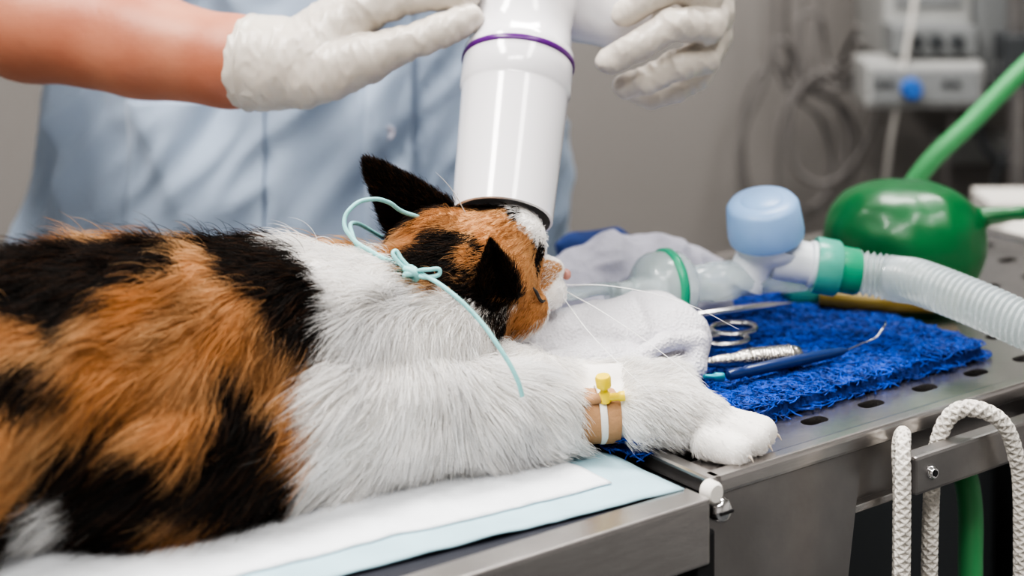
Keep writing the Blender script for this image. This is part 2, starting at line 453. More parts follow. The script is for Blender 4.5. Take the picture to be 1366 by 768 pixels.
# ------------------------------------------------------------------ cat
cat=empty('calico_cat')
H=Vector((-.022,1.166,.094)); Nd=Vector((.92,.36,-.06)).normalized(); Ad=Vector((.33,-.82,-.46)).normalized(); Ud=Ad.cross(Nd).normalized(); Ad=Nd.cross(Ud).normalized()
HS=1.10
def HP(n,a,u): return H+(Nd*n+Ad*a+Ud*u)*HS
TOES=[[(.118,1.086,.012,.0095),(.134,1.075,.0095,.0086)],[(.121,1.095,.018,.0105),(.146,1.0855,.0125,.0092)],[(.121,1.106,.018,.0105),(.153,1.0995,.0130,.0092)],[(.121,1.114,.015,.009),(.148,1.1135,.0112,.0084)]]
body=blob('body',[
  [(-.47,.86,.055,.055),(-.40,.90,.064,.066),(-.31,.965,.070,.072),(-.22,1.02,.072,.070),(-.14,1.075,.066,.065),(-.07,1.115,.060,.056),(-.045,1.145,.080,.044),(-.025,1.165,.092,.038)],
  [(-.20,.985,.045,.045),(-.12,1.04,.042,.043),(-.06,1.075,.038,.038),(-.03,1.08,.032,.030),(.01,1.088,.027,.024),(.035,1.10,.022,.016),(.055,1.105,.021,.0135),(.075,1.105,.024,.017),(.10,1.104,.025,.0180),(.120,1.100,.020,.0145)],
  [(-.02,1.12,.035,.028),(.04,1.125,.028,.018),(.075,1.122,.030,.017),(.098,1.12,.032,.015)],
  *TOES,
  [(-.30,.935,.050,.048),(-.35,.90,.040,.040)],
  [(-.47,.86,.05,.03),(-.53,.83,.03,.018),(-.56,.88,.02,.014),(-.54,.95,.018,.012),(-.48,1.0,.018,.01)],
 ],[
  (HP(0,0,0),(.043,.040,.040),Nd),
  (HP(.022,.020,-.012),(.018,.016,.020),Nd),(HP(.022,-.020,-.012),(.018,.016,.020),Nd),
  (HP(.046,.0065,-.013),(.0120,.0115,.0125),Nd),(HP(.046,-.0065,-.013),(.0120,.0115,.0125),Nd),
  (HP(.040,0,-.001),(.0090,.0090,.017),Nd),
  (HP(.041,0,-.024),(.011,.009,.012),Nd),
  (HP(.020,.002,-.030),(.018,.014,.020),Nd),
  (HP(.014,0,.020),(.020,.024,.026),Nd),
  (Vector((-.047,1.16,.100)),(.034,.035,.035),Nd),
 ],.0018,2,None,cat,k=.004)
def BS(s,ph,r,k):
    f=math.radians(ph)
    c=np.array([-.22+.85*s,1.02+.53*s,.070])
    return (c+.075*(math.sin(f)*np.array([.53,-.85,0])+math.cos(f)*np.array([0,0,1.])),r,k)
def HC(n,a,u,r,k): return (np.array(HP(n,a,u)),r,k)
seeds=[BS(-.02,24,.024,2),BS(-.053,30,.022,2),BS(.01,16,.020,2),BS(.072,20,.022,2),BS(.083,36,.027,2),BS(.092,52,.026,2),BS(.098,66,.016,2),
 BS(.031,71,.016,2),BS(.037,90,.024,2),BS(.055,103,.026,2),BS(-.080,63,.025,2),BS(-.055,66,.013,2),BS(-.047,104,.024,2),BS(-.02,115,.028,2),BS(.02,115,.018,2),
 BS(-.093,128,.026,2),BS(-.125,76,.020,2),BS(-.15,40,.03,2),BS(-.2,80,.04,2),
 BS(-.077,43,.026,1),BS(.007,45,.036,1),BS(.042,47,.031,1),BS(.038,22,.018,1),BS(-.014,71,.034,1),BS(-.005,88,.030,1),BS(-.02,52,.032,1),
 BS(.072,83,.029,1),BS(.079,98,.023,1),BS(-.093,95,.034,1),BS(.012,126,.016,1),BS(-.07,84,.022,1),BS(.06,66,.024,1),BS(-.14,100,.034,1),BS(-.115,88,.03,1),
 BS(-.08,145,.024,0),BS(-.055,128,.014,0),BS(.135,20,.020,0),BS(.130,45,.024,0),BS(.130,68,.028,0),BS(.124,88,.032,0),BS(.12,105,.034,0),
 BS(0,-60,.04,1),BS(-.06,-70,.04,2),BS(.06,-70,.04,2),BS(-.12,-80,.04,1),
 ((-.05,1.06,.03),.05,0),((-.02,1.07,.04),.045,0),((.0,1.08,.03),.05,0),((.1,1.1,.03),.07,0),((-.055,1.09,.07),.03,0),
 ((-.057,1.100,.088),.015,1),((-.097,1.14,.112),.018,1),((-.07,1.14,.12),.014,1),((-.075,1.12,.108),.012,0),
 ((-.058,1.12,.108),.013,2),((-.034,1.115,.097),.015,2),((-.045,1.13,.12),.012,2),((-.012,1.125,.068),.011,2),((-.024,1.113,.078),.013,2),((-.064,1.16,.128),.016,2),
 ((-.034,1.14,.140),.012,1),((-.012,1.14,.130),.014,1),((.002,1.138,.118),.015,1),((-.05,1.145,.132),.009,1),((-.03,1.12,.112),.007,1),
 HC(.026,.030,.002,.015,1),HC(.016,.034,-.008,.013,1),HC(.034,.016,.010,.009,1),HC(.030,-.030,.000,.016,2),
 HC(.060,0,-.012,.022,0),HC(.052,.006,.000,.012,0),HC(.048,.014,-.014,.015,0),HC(.040,.020,-.018,.013,0),HC(.028,.028,-.028,.017,0),HC(.035,.010,-.036,.018,0),HC(.014,.022,-.040,.018,0),HC(.034,0,.022,.009,0),HC(.022,-.002,.036,.010,0),
 ((-.022,1.130,.128),.008,2),((-.012,1.155,.138),.007,2),HC(.030,.014,.024,.005,2),((-.04,1.20,.12),.02,1),((-.09,1.17,.09),.03,2),((-.02,1.21,.08),.02,2)]
PAL0=np.array([(.86,.835,.80),(.50,.27,.125),(.014,.012,.011)])
PAL1=np.array([(.96,.945,.92),(.53,.255,.10),(.022,.017,.014)])
def catcol(P):
    q=P+.008*snoise(P,32)+.005*snoise(P,75)+.003*snoise(P,170)+np.random.normal(size=P.shape)*.0028
    head=(np.linalg.norm(P-np.array(H),axis=1)<.062)[:,None]
    q=np.where(head,P+.0025*snoise(P,90)+np.random.normal(size=P.shape)*.0014,q)
    front=(P[:,0]>-.02)&(P[:,2]<.06)
    k=cols(q,seeds); k[front]=0; n=len(P)
    v=(.75+.4*np.random.rand(n,1))*(1+.16*snoise(P,110)[:,:1])
    c0=PAL0[k]*v; c1=PAL1[k]*v
    o=k==1
    mixf=np.clip(.45+.6*snoise(P,70)[:,1],0,1)[:,None]
    c1[o]=(c1*(1-mixf)+np.array([.72,.48,.27])*mixf)[o]
    dk=o&(np.random.rand(n)<.08); c1[dk]=(.12,.055,.025)
    br=(k==2)&(np.random.rand(n)<.16); c1[br]=(.13,.06,.03)
    w=k==0
    c0[w]=np.clip(c0[w],.72,.95); c1[w]=np.clip(c1[w],.84,.97)
    return np.clip(c0,0,.96),np.clip(c1,0,.97)
def setcol(me):
    n=len(me.vertices); V=np.empty(n*3); me.vertices.foreach_get('co',V); V=V.reshape(-1,3)
    k=cols(V+.008*snoise(V,32)+.005*snoise(V,75),seeds); k[(V[:,0]>-.02)&(V[:,2]<.06)]=0
    c=np.concatenate([PAL0[k]*.9,np.ones((n,1))],1)
    at=me.color_attributes.new('fcol','FLOAT_COLOR','POINT'); at.data.foreach_set('color',c.reshape(-1).astype(np.float32))
furm=attr_mat('cat_fur','fcol',.5,.25,.33)
skinm=attr_mat('cat_undercoat','fcol',.9,.1)
setcol(body.data); body.data.materials.clear(); body.data.materials.append(skinm)
guides=[((-.40,.93,.12),(-.85,-.53,-.1),.026),((-.30,.98,.13),(-.85,-.5,-.1),.025),((-.22,.96,.08),(-.7,-.5,-.45),.026),((-.20,1.03,.135),(-.85,-.5,0),.022),
 ((-.28,.90,.06),(-.5,-.5,-.7),.028),((-.12,1.02,.07),(-.5,-.5,-.6),.026),((-.11,1.09,.13),(-.85,-.5,.1),.022),((-.06,1.06,.06),(-.2,-.55,-.7),.024),
 ((-.06,1.10,.10),(-.7,-.5,-.3),.018),((-.04,1.13,.12),(-.85,-.4,.1),.010),((-.015,1.15,.125),(-.85,-.45,.1),.006),((0,1.135,.09),(-.8,-.4,-.2),.006),((-.005,1.13,.065),(-.7,-.4,-.5),.010),
 ((.015,1.15,.10),(-.8,-.4,0),.0035),((.035,1.18,.08),(-.8,-.4,-.2),.0028),((.0,1.06,.035),(.4,-.4,-.6),.020),((.02,1.09,.045),(.6,-.3,-.3),.016),((.035,1.08,.03),(.7,-.2,-.4),.012),
 ((.075,1.10,.045),(.8,-.1,.3),.013),((.09,1.09,.03),(.7,-.4,-.3),.012),((.112,1.10,.03),(.8,-.1,-.3),.007),((.135,1.08,.018),(.7,-.2,-.5),.0030),((.15,1.1,.018),(.7,-.2,-.5),.0030),((.146,1.113,.018),(.7,.2,-.5),.0030),((.1,1.13,.04),(.8,.1,0),.01),
 ((-.5,.85,.05),(-.8,-.3,-.3),.03)]
def bandmask(P): return (P[:,0]>.040)&(P[:,0]<.0665)&(P[:,1]<1.125)&(P[:,2]<.06)
fur('fur',body.data,290000,guides,catcol,.00014,cat,furm,mask=bandmask)
for i,t in enumerate(TOES):
    a=Vector(t[1][:3]); dd=(a-Vector(t[0][:3])).normalized()
    tube('claw_%d'%(i+1),[a+dd*.006+Vector((0,0,.000)),a+dd*.0095+Vector((0,0,-.0005)),a+dd*.0118+Vector((0,0,-.003))],.0010,M['claw'],cat,4,rad=[1.2,.9,.2])
def ear(name,base,tip,half,cup,depth,cat_):
    nu,nv=17,16; V=[];F=[]
    base=Vector(base);tip=Vector(tip);half=Vector(half);cup=Vector(cup).normalized()
    for j in range(nv):
        s=j/(nv-1)
        for i in range(nu):
            w=-1+2*i/(nu-1)
            wd=(1-s)**.62*(1-.08*s)
            V.append(base+(tip-base)*s+half*w*wd+cup*(w*w-.5)*depth*wd)
    for j in range(nv-1):
        for i in range(nu-1):
            a=j*nu+i;F.append((a,a+1,a+nu+1,a+nu))
    me=bpy.data.meshes.new(name); me.from_pydata(V,[],F)
    t=add(name+'_t',me); so=t.modifiers.new('s','SOLIDIFY'); so.thickness=.0016; so.offset=0
    sb=t.modifiers.new('u','SUBSURF'); sb.levels=1
    em=eval_mesh(t); bpy.data.objects.remove(t)
    em.polygons.foreach_set('use_smooth',[True]*len(em.polygons))
    return add(name,em,earm,cat_)
earm=mat('ear_skin',(.03,.024,.022),.8)
e1=ear('far_ear',(-.060,1.170,.122),(-.093,1.160,.1655),(.021,.004,.009),(.5,.8,.1),.014,cat)
e2=ear('near_ear',(-.010,1.120,.088),(-.013,1.106,.127),(.012,.009,-.002),(.75,-.45,.1),.009,cat)
def earcol(P):
    n=len(P); c=np.tile(np.array([.014,.012,.011]),(n,1))*(.8+.8*np.random.rand(n,1))
    b=np.random.rand(n)<.18; c[b]=(.11,.05,.02); return c,c
fur('far_ear_fur',e1.data,20000,[((-.06,1.17,.12),(-.5,-.2,.8),.010),((-.09,1.16,.16),(-.5,-.1,.8),.005)],earcol,.00013,cat,furm,lift=.45,messy=.2,cstr=.3)
fur('near_ear_fur',e2.data,14000,[((-.005,1.12,.09),(-.2,-.2,.9),.009),((-.009,1.1,.13),(0,-.1,.9),.004)],earcol,.00013,cat,furm,lift=.45,messy=.2,cstr=.3)
blob('nose',[],[(HP(.0580,0,-.006),(.0045,.0036,.0032),Nd)],.0006,2,M['nose'],cat)
bvc=BVHTree.FromPolygons([v.co for v in body.data.vertices],[p.vertices[:] for p in body.data.polygons])
for s,nm in ((1,'near'),(-1,'far')):
    q=[]
    for n_,u_ in ((.024,.014),(.029,.0095),(.034,.008),(.039,.0105)):
        loc,nrm,_,_=bvc.find_nearest(HP(n_,s*.034,u_)); q.append(loc+nrm*.0022)
    tube(nm+'_closed_eye',q,.0009,M['eye'],cat,4,rad=[.5,1.2,1.2,.6])
q=[]
for n_,a_ in ((.055,.0),(.052,.008),(.044,.014),(.036,.018)):
    loc,nrm,_,_=bvc.find_nearest(HP(n_,a_,-.020)); q.append(loc+nrm*.0016)
tube('mouth_line',q,.0005,M['nose'],cat,4)
wh=[[(.036,1.180,.076),(.06,1.15,.070),(.10,1.11,.052),(.133,1.07,.035)],
    [(.036,1.182,.080),(.065,1.16,.085),(.11,1.13,.082),(.14,1.11,.072)],
    [(.034,1.178,.072),(.05,1.14,.060),(.075,1.10,.045),(.09,1.07,.040)],
    [(-.03,1.15,.135),(-.037,1.14,.150),(-.043,1.13,.160),(-.048,1.125,.166)]]
for i,w in enumerate(wh): tube('whisker_%d'%(i+1),w,.00024,M['whisk'],cat,2,rad=[1.3,1.1,.8,.3])

cd=empty('tube_tie_cord')
tube('long_strand',[(-.066,1.088,.116),(-.052,1.076,.114),(-.037,1.064,.108),(-.020,1.057,.094),(-.008,1.050,.080),(.003,1.046,.062),(.006,1.046,.052)],.0014,M['cord'],cd)
tube('loop',[(-.060,1.088,.116),(-.072,1.09,.1185),(-.086,1.095,.124),(-.098,1.10,.131),(-.103,1.105,.140),(-.098,1.11,.148),(-.088,1.12,.150),(-.078,1.13,.146),(-.070,1.14,.138),(-.06,1.15,.132)],.0014,M['cord'],cd)
tube('neck_wrap',[(-.062,1.086,.116),(-.075,1.086,.114),(-.088,1.095,.119),(-.100,1.12,.130),(-.100,1.15,.128),(-.085,1.185,.11)],.0014,M['cord'],cd)
tube('bow_1',[(-.060,1.082,.115),(-.068,1.080,.121),(-.071,1.083,.127),(-.066,1.082,.122),(-.059,1.080,.115)],.0013,M['cord'],cd)
tube('bow_2',[(-.060,1.081,.115),(-.050,1.075,.118),(-.043,1.075,.117),(-.050,1.075,.1135),(-.060,1.080,.114)],.0013,M['cord'],cd)
tube('knot',[(-.064,1.081,.117),(-.060,1.077,.1165),(-.057,1.079,.112),(-.061,1.081,.111),(-.064,1.078,.114),(-.058,1.078,.116)],.0019,M['cord'],cd,cyclic=True)

bd=empty('catheter_bandage')
bm_=axm((.0395,1.1005,.0215),(1,.10,.0))
lathe('wrap',[(.0,.0005),(.0150,.0005),(.0162,.001),(.0166,.006),(.0162,.012),(.0166,.018),(.0160,.0255),(.014,.026)],M['tan'],bm_,bd)
lathe('white_tape',[(.0166,.0125),(.0174,.0128),(.0176,.0148),(.0174,.0166),(.0166,.017)],M['paper'],axm((.0395,1.1005,.0215),(1,.12,.06)),bd)
iv=empty('iv_catheter_port')
lathe('port_body',[(.0,0),(.0032,0),(.0034,.006),(.0024,.007),(.0024,.009),(.0046,.010),(.0049,.0155),(.0042,.0168),(0,.0168)],M['yellow'],axm((.0565,1.090,.034),(-.1,-.15,1)),iv,24)
lathe('port_side',[(.0,0),(.0024,0),(.0024,.008),(.0030,.0085),(.0030,.012),(0,.012)],M['yellow'],axm((.0565,1.090,.0365),(1,0,.1)),iv,20)
lathe('wing',[(.0,0),(.003,0),(.003,.01),(0,.011)],M['tan'],axm((.054,1.090,.0365),(-1,.1,-.3)),iv,20)

# ------------------------------------------------------------------ blue mat
mt=empty('blue_instrument_mat')
nu,nv=130,90; V=[];F=[]
for j in range(nv):
    for i in range(nu):
        u=-.015+.330*i/(nu-1); v=.050+.290*j/(nv-1)
        u+=.004*noise.noise(Vector((v*40,0,1)))*(i in(0,nu-1)); 
        if j<2: v+=.004*noise.noise(Vector((u*60,0,5)))
        p=T(u,v,0); p.z=.0085+.0022*noise.noise(p*90)+.002*noise.noise(p*25)
        if min(i,nu-1-i,j,nv-1-j)==0: p.z=.001
        V.append(p)
for j in range(nv-1):
    for i in range(nu-1):
        a=j*nu+i;F.append((a,a+1,a+nu+1,a+nu))
mb=mesh_obj('mesh_base',V,F,M['bluemat'],mt)
def loops(name,me,N,parent):
    n=len(me.vertices); V=np.empty(n*3); me.vertices.foreach_get('co',V); V=V.reshape(-1,3)
    P=V[np.random.randint(0,n,N)]+np.random.normal(size=(N,3))*[.0015,.0015,0]
    K=7; th=np.random.rand(N)*6.28; r=.002+.004*np.random.rand(N); S=np.empty((N,K,3))
    ex=np.random.rand(N)*6.28
    for k in range(K):
        a=th+k*(math.pi*1.4)/(K-1)
        S[:,k,0]=P[:,0]+np.cos(a)*r+.003*(k/K)*np.cos(ex); S[:,k,1]=P[:,1]+np.sin(a)*r+.003*(k/K)*np.sin(ex)
        S[:,k,2]=P[:,2]+.0024*np.sin(math.pi*k/(K-1))+.0005
    hc=bpy.data.hair_curves.new(name); hc.add_curves([K]*N)
    hc.attributes['position'].data.foreach_set('vector',S.reshape(-1).astype(np.float32))
    at=hc.attributes.get('radius') or hc.attributes.new('radius','FLOAT','POINT'); at.data.foreach_set('value',np.full(N*K,.00042,np.float32))
    c0=np.tile(np.array([.005,.060,.40]),(N,1))*(.35+1.1*np.random.rand(N,1)**1.5)
    C=np.concatenate([np.repeat(c0[:,None],K,1),np.ones((N,K,1))],2)
    ca=hc.attributes.new('fcol','FLOAT_COLOR','POINT'); ca.data.foreach_set('color',C.reshape(-1).astype(np.float32))
    return add(name,hc,attr_mat('mat_fibre','fcol',.5,.4),parent)
loops('fibre_loops',mb.data,17000,mt)

# ------------------------------------------------------------------ towel + cloths
tw=empty('rolled_towel')
blob('roll',[[(.006,1.175,.022,.018),(.040,1.205,.032,.023),(.080,1.215,.0345,.0255),(.112,1.222,.0335,.023)],
 [(.0,1.15,.018,.014),(.02,1.165,.022,.018),(.050,1.18,.024,.018),(.075,1.19,.022,.018)],
 [(.01,1.185,.040,.015),(.03,1.20,.042,.017),(.06,1.215,.046,.016),(.10,1.235,.042,.018)]],[],.0016,3,M['towel'],tw,
 disp=lambda c: .0022*noise.noise(Vector((c.x*18+c.z*40,c.y*18,c.z*90)))+.006*(.3-abs(noise.noise(Vector((c.x*35,c.y*30,c.z*25+c.x*30))))),k=.003)
blob('loose_fold',[[(.055,1.165,.014,.008),(.075,1.172,.028,.007),(.1,1.19,.041,.006),(.125,1.205,.037,.006)],[(.055,1.165,.012,.008),(.09,1.18,.018,.010),(.12,1.20,.02,.009),(.125,1.205,.035,.007)]],[],.0016,3,M['towel'],tw,
 disp=lambda c: .002*noise.noise(c*70),k=.004)
def drape(name,chains,m,sd):
    def dsp(c):
        q=Vector((c.x*22+sd,c.y*22,c.z*30))
        return .012*(.4-abs(noise.noise(q)))+.005*(.3-abs(noise.noise(q*2.2)))
    return blob(name,chains,[],.002,4,m,None,disp=dsp,k=.006)
drape('crumpled_drape',[[(.03,1.34,.028,.020),(.07,1.36,.040,.026),(.11,1.375,.038,.026),(.15,1.40,.026,.018)],[(.04,1.33,.02,.014),(.10,1.345,.022,.018),(.15,1.365,.018,.014)]],M['cloth'],1.3)
drape('folded_navy_cloth',[[(.050,1.43,.036,.015),(.080,1.44,.037,.015)],[(.05,1.43,.018,.016),(.08,1.44,.018,.016)]],M['clothblue'],7.7)

# ------------------------------------------------------------------ instruments
ins=empty('surgical_scissors'); z=.0165
def ring(name,c,rx,ry,ang,r,m,par):
    pts=[(c[0]+rx*math.cos(a)*math.cos(ang)-ry*math.sin(a)*math.sin(ang),c[1]+rx*math.cos(a)*math.sin(ang)+ry*math.sin(a)*math.cos(ang),c[2]) for a in [i*math.pi/4 for i in range(8)]]
    return tube(name,pts,r,m,par,cyclic=True)
ring('finger_ring',(.158,1.285,.0205),.017,.013,.5,.0024,M['toolst'],ins)
ring('finger_ring_2',(.150,1.262,.0195),.016,.011,.35,.0024,M['toolst'],ins)
tube('shank',[(.144,1.276,.020),(.128,1.256,.0195),(.10,1.228,.0195)],.0028,M['toolst'],ins)
tube('shank_2',[(.136,1.257,.0195),(.120,1.250,.0195),(.095,1.236,.0195)],.0028,M['toolst'],ins)
kn=empty('dental_elevator')
d=Vector((.075,.020,0)).normalized(); p0=Vector((.122,1.210,.0195))
prof=[(0,-.03),(.0015,-.028),(.0022,0),(.003,.01),(.0045,.02),(.0048,.03),(.0065,.036),(.0068,.04)]
zz=.04
while zz<.072:
    prof+= [(.0074,zz),(.0066,zz+.0010)]; zz+=.0020
prof+=[(.0066,.0735),(.0055,.077),(.003,.079),(0,.0795)]
lathe('handle',prof,mat('knurled_steel',(.50,.48,.45),.25,1,bump=.2,bscale=700,btype='WAVE'),axm(p0,d),kn,32)
pb=empty('dental_probe')
d=Vector((.095,.058,0)).normalized()
lathe('handle',[(0,0),(.003,.0006),(.0036,.004),(.0036,.012),(.0030,.014),(.0038,.017),(.0040,.05),(.0034,.09),(.0026,.1),(.0012,.105),(0,.106)],M['navy'],axm((.142,1.188,.0185),d),pb,24)
tube('tip',[(.231,1.242,.0185),(.244,1.256,.0188),(.256,1.264,.021),(.263,1.272,.026),(.268,1.290,.024),(.270,1.298,.020)],.0007,M['toolst'],pb)
lathe('end_tip',[(0,0),(.003,0),(.003,.006),(.0018,.008),(.0018,.014),(0,.015)],M['tealmetal'],axm((.139,1.185,.0185),(-.8,-.3,.1)),pb,20)
sc=empty('dental_scaler')
lathe('handle',[(0,0),(.002,.001),(.003,.01),(.0032,.05),(.0028,.075),(.001,.09),(0,.1)],M['chrome'],axm((.125,1.325,.017),(.075,.034,0)),sc,20)

# ------------------------------------------------------------------ breathing circuit
bc=empty('breathing_circuit')
tube('endotracheal_tube',[(.030,1.190,.072),(.042,1.212,.066),(.060,1.245,.060),(.082,1.275,.052)],.0046,M['clear'],bc)
ax=Vector((.90,.42,-.02)).normalized()
c0=Vector((.066,1.250,.0555))
lathe('tube_connector',[(.0045,0),(.0075,.001),(.0075,.008),(.0068,.009),(.0080,.02),(.0085,.022)],M['clear'],axm(c0,ax),bc)
lathe('filter_housing',[(.0085,.0),(.0095,.004),(.017,.008),(.0225,.013),(.0250,.019),(.0250,.028)],M['clear'],axm(c0+ax*.018,ax),bc)
lathe('filter_pipe',[(.003,-.01),(.0065,-.01),(.0065,.022),(.012,.024)],M['whiteval'],axm(c0+ax*.018,ax),bc)
lathe('filter_disc',[(.0,.027),(.0235,.027),(.0235,.025),(0,.025)],M['clearT'],axm(c0+ax*.018,ax),bc)
lathe('filter_ring',[(.020,.0),(.0255,.0),(.0268,.0015),(.0268,.0055),(.0255,.007),(.020,.007)],M['green'],axm(c0+ax*.045,ax),bc)
lathe('filter_back',[(.0245,.0),(.0240,.006),(.019,.012),(.0130,.016),(.0130,.03),(.0140,.031),(.0140,.05),(.0122,.052),(.0122,.09),(.0135,.092),(.0135,.11),(.008,.112)],M['clear'],axm(c0+ax*.052,ax),bc)
vc=Vector((.1845,1.30,.079)); up=Vector((-.16,-.26,1)).normalized()
lathe('valve_cap',[(0,.0300),(.017,.0300),(.0235,.0285),(.0262,.0250),(.0275,.0100),(.0278,.0040),(.0270,.0),(.0,.0)],M['bluecap'],axm(vc+up*.004,up),bc)
lathe('valve_cap_top',[(.0,.0318),(.013,.0318),(.0155,.0300)],M['bluecap'],axm(vc+up*.004,up),bc)
lathe('valve_body',[(.0255,.004),(.0250,-.002),(.0210,-.008),(.0175,-.012),(.0150,-.016),(.0145,-.026),(.0150,-.027),(.0150,-.034),(.010,-.035)],M['whiteval'],axm(vc+Vector((-.002,0,0)),Vector((.48,-.05,1)).normalized()),bc)
d2=Vector((.9,.0,-.16)).normalized(); e0=vc+Vector((.004,0,-.011))
lathe('side_port',[(.0,0),(.0155,.0),(.0150,.026),(.0165,.027),(.0165,.034)],M['whiteval'],axm(e0,d2),bc)
lathe('green_collar',[(.015,0),(.0195,.0),(.0200,.002),(.0200,.016),(.0185,.018),(.0165,.018)],M['teal'],axm(e0+d2*.030,d2),bc)
lathe('green_cuff',[(.0165,0),(.0165,.014),(.0150,.016)],M['green'],axm(e0+d2*.047,d2),bc)
def corr(name,pts,r,pitch,amp,m,par,seg=28):
    P=[Vector(p) for p in pts]; dense=[]
    for i in range(len(P)-1):
        a=P[max(i-1,0)];b=P[i];c=P[i+1];dd=P[min(i+2,len(P)-1)]
        for k in range(60):
            t=k/60
            dense.append(.5*((2*b)+(c-a)*t+(2*a-5*b+4*c-dd)*t*t+(3*b-a-3*c+dd)*t**3))
    out=[dense[0]];step=pitch/5
    acc=0
    for i in range(1,len(dense)):
        seglen=(dense[i]-dense[i-1]).length; pos=0
        while acc+seglen-pos>=step:
            pos+=step-acc; acc=0; out.append(dense[i-1].lerp(dense[i],pos/seglen))
        acc+=seglen-pos
    V=[];F=[];n=len(out)
    for i in range(n):
        t=(out[min(i+1,n-1)]-out[max(i-1,0)]).normalized()
        s=t.cross(Vector((0,0,1))).normalized();u=s.cross(t)
        rr=r+amp*math.sin(i*2*math.pi/5)
        for k in range(seg):
            a=2*math.pi*k/seg;V.append(out[i]+s*math.cos(a)*rr+u*math.sin(a)*rr)
    for i in range(n-1):
        for k in range(seg):
            q=(k+1)%seg;F.append((i*seg+k,i*seg+q,(i+1)*seg+q,(i+1)*seg+k))
    return mesh_obj(name,V,F,m,par)
h0=e0+d2*.062
corr('corrugated_hose',[h0,h0+Vector((.025,-.010,-.002)),(.290,1.255,.060),(.336,1.205,.050),(.39,1.155,.030),(.45,1.10,-.03),(.50,1.07,-.15),(.52,1.06,-.35)],.0150,.0046,.0013,M['clearT'],bc)

rb=empty('reservoir_bag')
def bagdisp(c): return .0018*noise.noise(c*28)+.0008*noise.noise(c*70)
blob('bag',[[(.295,1.43,.048,.047),(.328,1.425,.048,.047)],[(.36,1.425,.066,.009),(.385,1.42,.071,.006),(.40,1.415,.074,.006)],[(.31,1.43,.026,.026),(.27,1.41,.020,.019),(.235,1.40,.0175,.015)]],
 [((.311,1.428,.050),(.052,.046,.060),(1,0,.1))],.003,4,M['bag'],rb,disp=bagdisp,k=.004)
lathe('bag_neck',[(.0,0),(.0135,0),(.015,.004),(.015,.03),(.011,.034),(0,.034)],M['teal'],axm((.245,1.40,.018),(-1,-.05,0)),rb)
tube('amber_strap',[(.235,1.375,.018),(.265,1.368,.017),(.30,1.37,.016),(.34,1.38,.012)],.0075,M['amber'],rb)
tube('gas_supply_hose',[(.31,1.60,-.02),(.335,1.60,.02),(.365,1.60,.068),(.41,1.60,.113),(.47,1.60,.173),(.56,1.62,.24),(.7,1.7,.3),(.8,1.9,.32)],.0085,M['hose'])

# ------------------------------------------------------------------ x-ray head
xr=empty('dental_xray_head')
pt=Vector((.004,1.25,.2135)); pbm=Vector((-.0065,1.183,.1235)); dn=(pbm-pt).normalized(); Lc=(pbm-pt).length
mx_=axm(pt,dn)
lathe('cone',[(.0385,-.002),(.0385,.004),(.0383,.020),(.0372,.0215),(.0368,.024),(.0336,Lc-.003),(.0335,Lc),(.0318,Lc+.0005),(.0310,Lc-.002),(.0325,Lc-.022),(.0,Lc-.022)],M['plastic'],mx_,xr,72)
lathe('cone_liner',[(.0309,Lc-.0025),(.0322,Lc-.021),(.0,Lc-.021)],M['conein'],mx_,xr,48)
lathe('purple_ring',[(.037,-.004),(.0392,-.004),(.0395,-.003),(.0395,-.0005),(.0392,.0),(.037,.0)],M['purple'],mx_,xr,72)
lathe('collar',[(.0385,-.004),(.0385,-.009),(.0370,-.011),(.0350,-.028),(.036,-.040),(.042,-.06),(.03,-.08)],M['plastic'],mx_,xr,72)
blob('housing',[[(-.030,1.325,.285,.046),(.010,1.320,.280,.052),(.050,1.315,.270,.046)],[(.050,1.31,.260,.036),(.074,1.30,.246,.028)]],[],.003,4,M['plastic'],xr,k=.012)
tube('yoke',[(.02,1.36,.30),(.05,1.40,.36),(.10,1.48,.48),(.12,1.52,.60)],.014,M['plastic'],xr)
tube('support_arm',[(.12,1.52,.60),(.35,1.9,.85),(.6,2.3,.95),(.7,2.66,.95)],.022,M['plastic'],xr)

# ------------------------------------------------------------------ vet
vet=empty('veterinarian')
def fold(c):
    v=Vector((c.x*6+c.z*1.5,c.y*6,c.z*1.6))
    return .024*noise.noise(v)+.042*(.35-abs(noise.noise(Vector((c.x*13+c.z*5+3,c.y*9,c.z*4)))))+.018*(.3-abs(noise.noise(Vector((c.x*28-c.z*18,c.y*20,c.z*12)))))
top=blob('scrub_top',[
 [(-.40,1.68,.50,.062),(-.455,1.60,.40,.062),(-.475,1.50,.31,.060)],
 [(.02,1.68,.50,.062),(.10,1.62,.43,.062),(.135,1.56,.38,.058)],
 [(-.40,1.68,.50,.062),(-.187,1.69,.54,.07),(.02,1.68,.50,.062)],
 ],[((-.190,1.665,.33),(.205,.125,.22),(0,0,1)),((-.193,1.655,.10),(.225,.130,.26),(0,0,1)),((-.200,1.65,-.12),(.262,.14,.30),(0,0,1)),((-.195,1.67,.02),(.235,.12,.30),(0,0,1))],.006,4,M['scrub'],vet,disp=fold,k=.03)
blob('trousers',[[(-.187,1.66,-.10,.13),(-.27,1.66,-.25,.10),(-.28,1.66,-.5,.075),(-.285,1.68,-.82,.06)],[(-.187,1.66,-.10,.13),(-.10,1.66,-.25,.10),(-.09,1.66,-.5,.075),(-.085,1.68,-.82,.06)]],[],.01,5,M['scrub'],vet)
for i,x in enumerate((-.285,-.085)): blob('shoe_%d'%(i+1),[[(x,1.70,-.865,.034),(x,1.60,-.868,.032),(x,1.55,-.87,.028)]],[],.006,4,M['shoe'],vet)
bv=BVHTree.FromPolygons([v.co for v in top.data.vertices],[p.vertices[:] for p in top.data.polygons])
def proj(x,z,off):
    h=bv.ray_cast(Vector((x,1.2,z)),Vector((0,1,0)))
    return (h[0]+Vector((0,-off,0))) if h[0] else Vector((x,1.52,z))
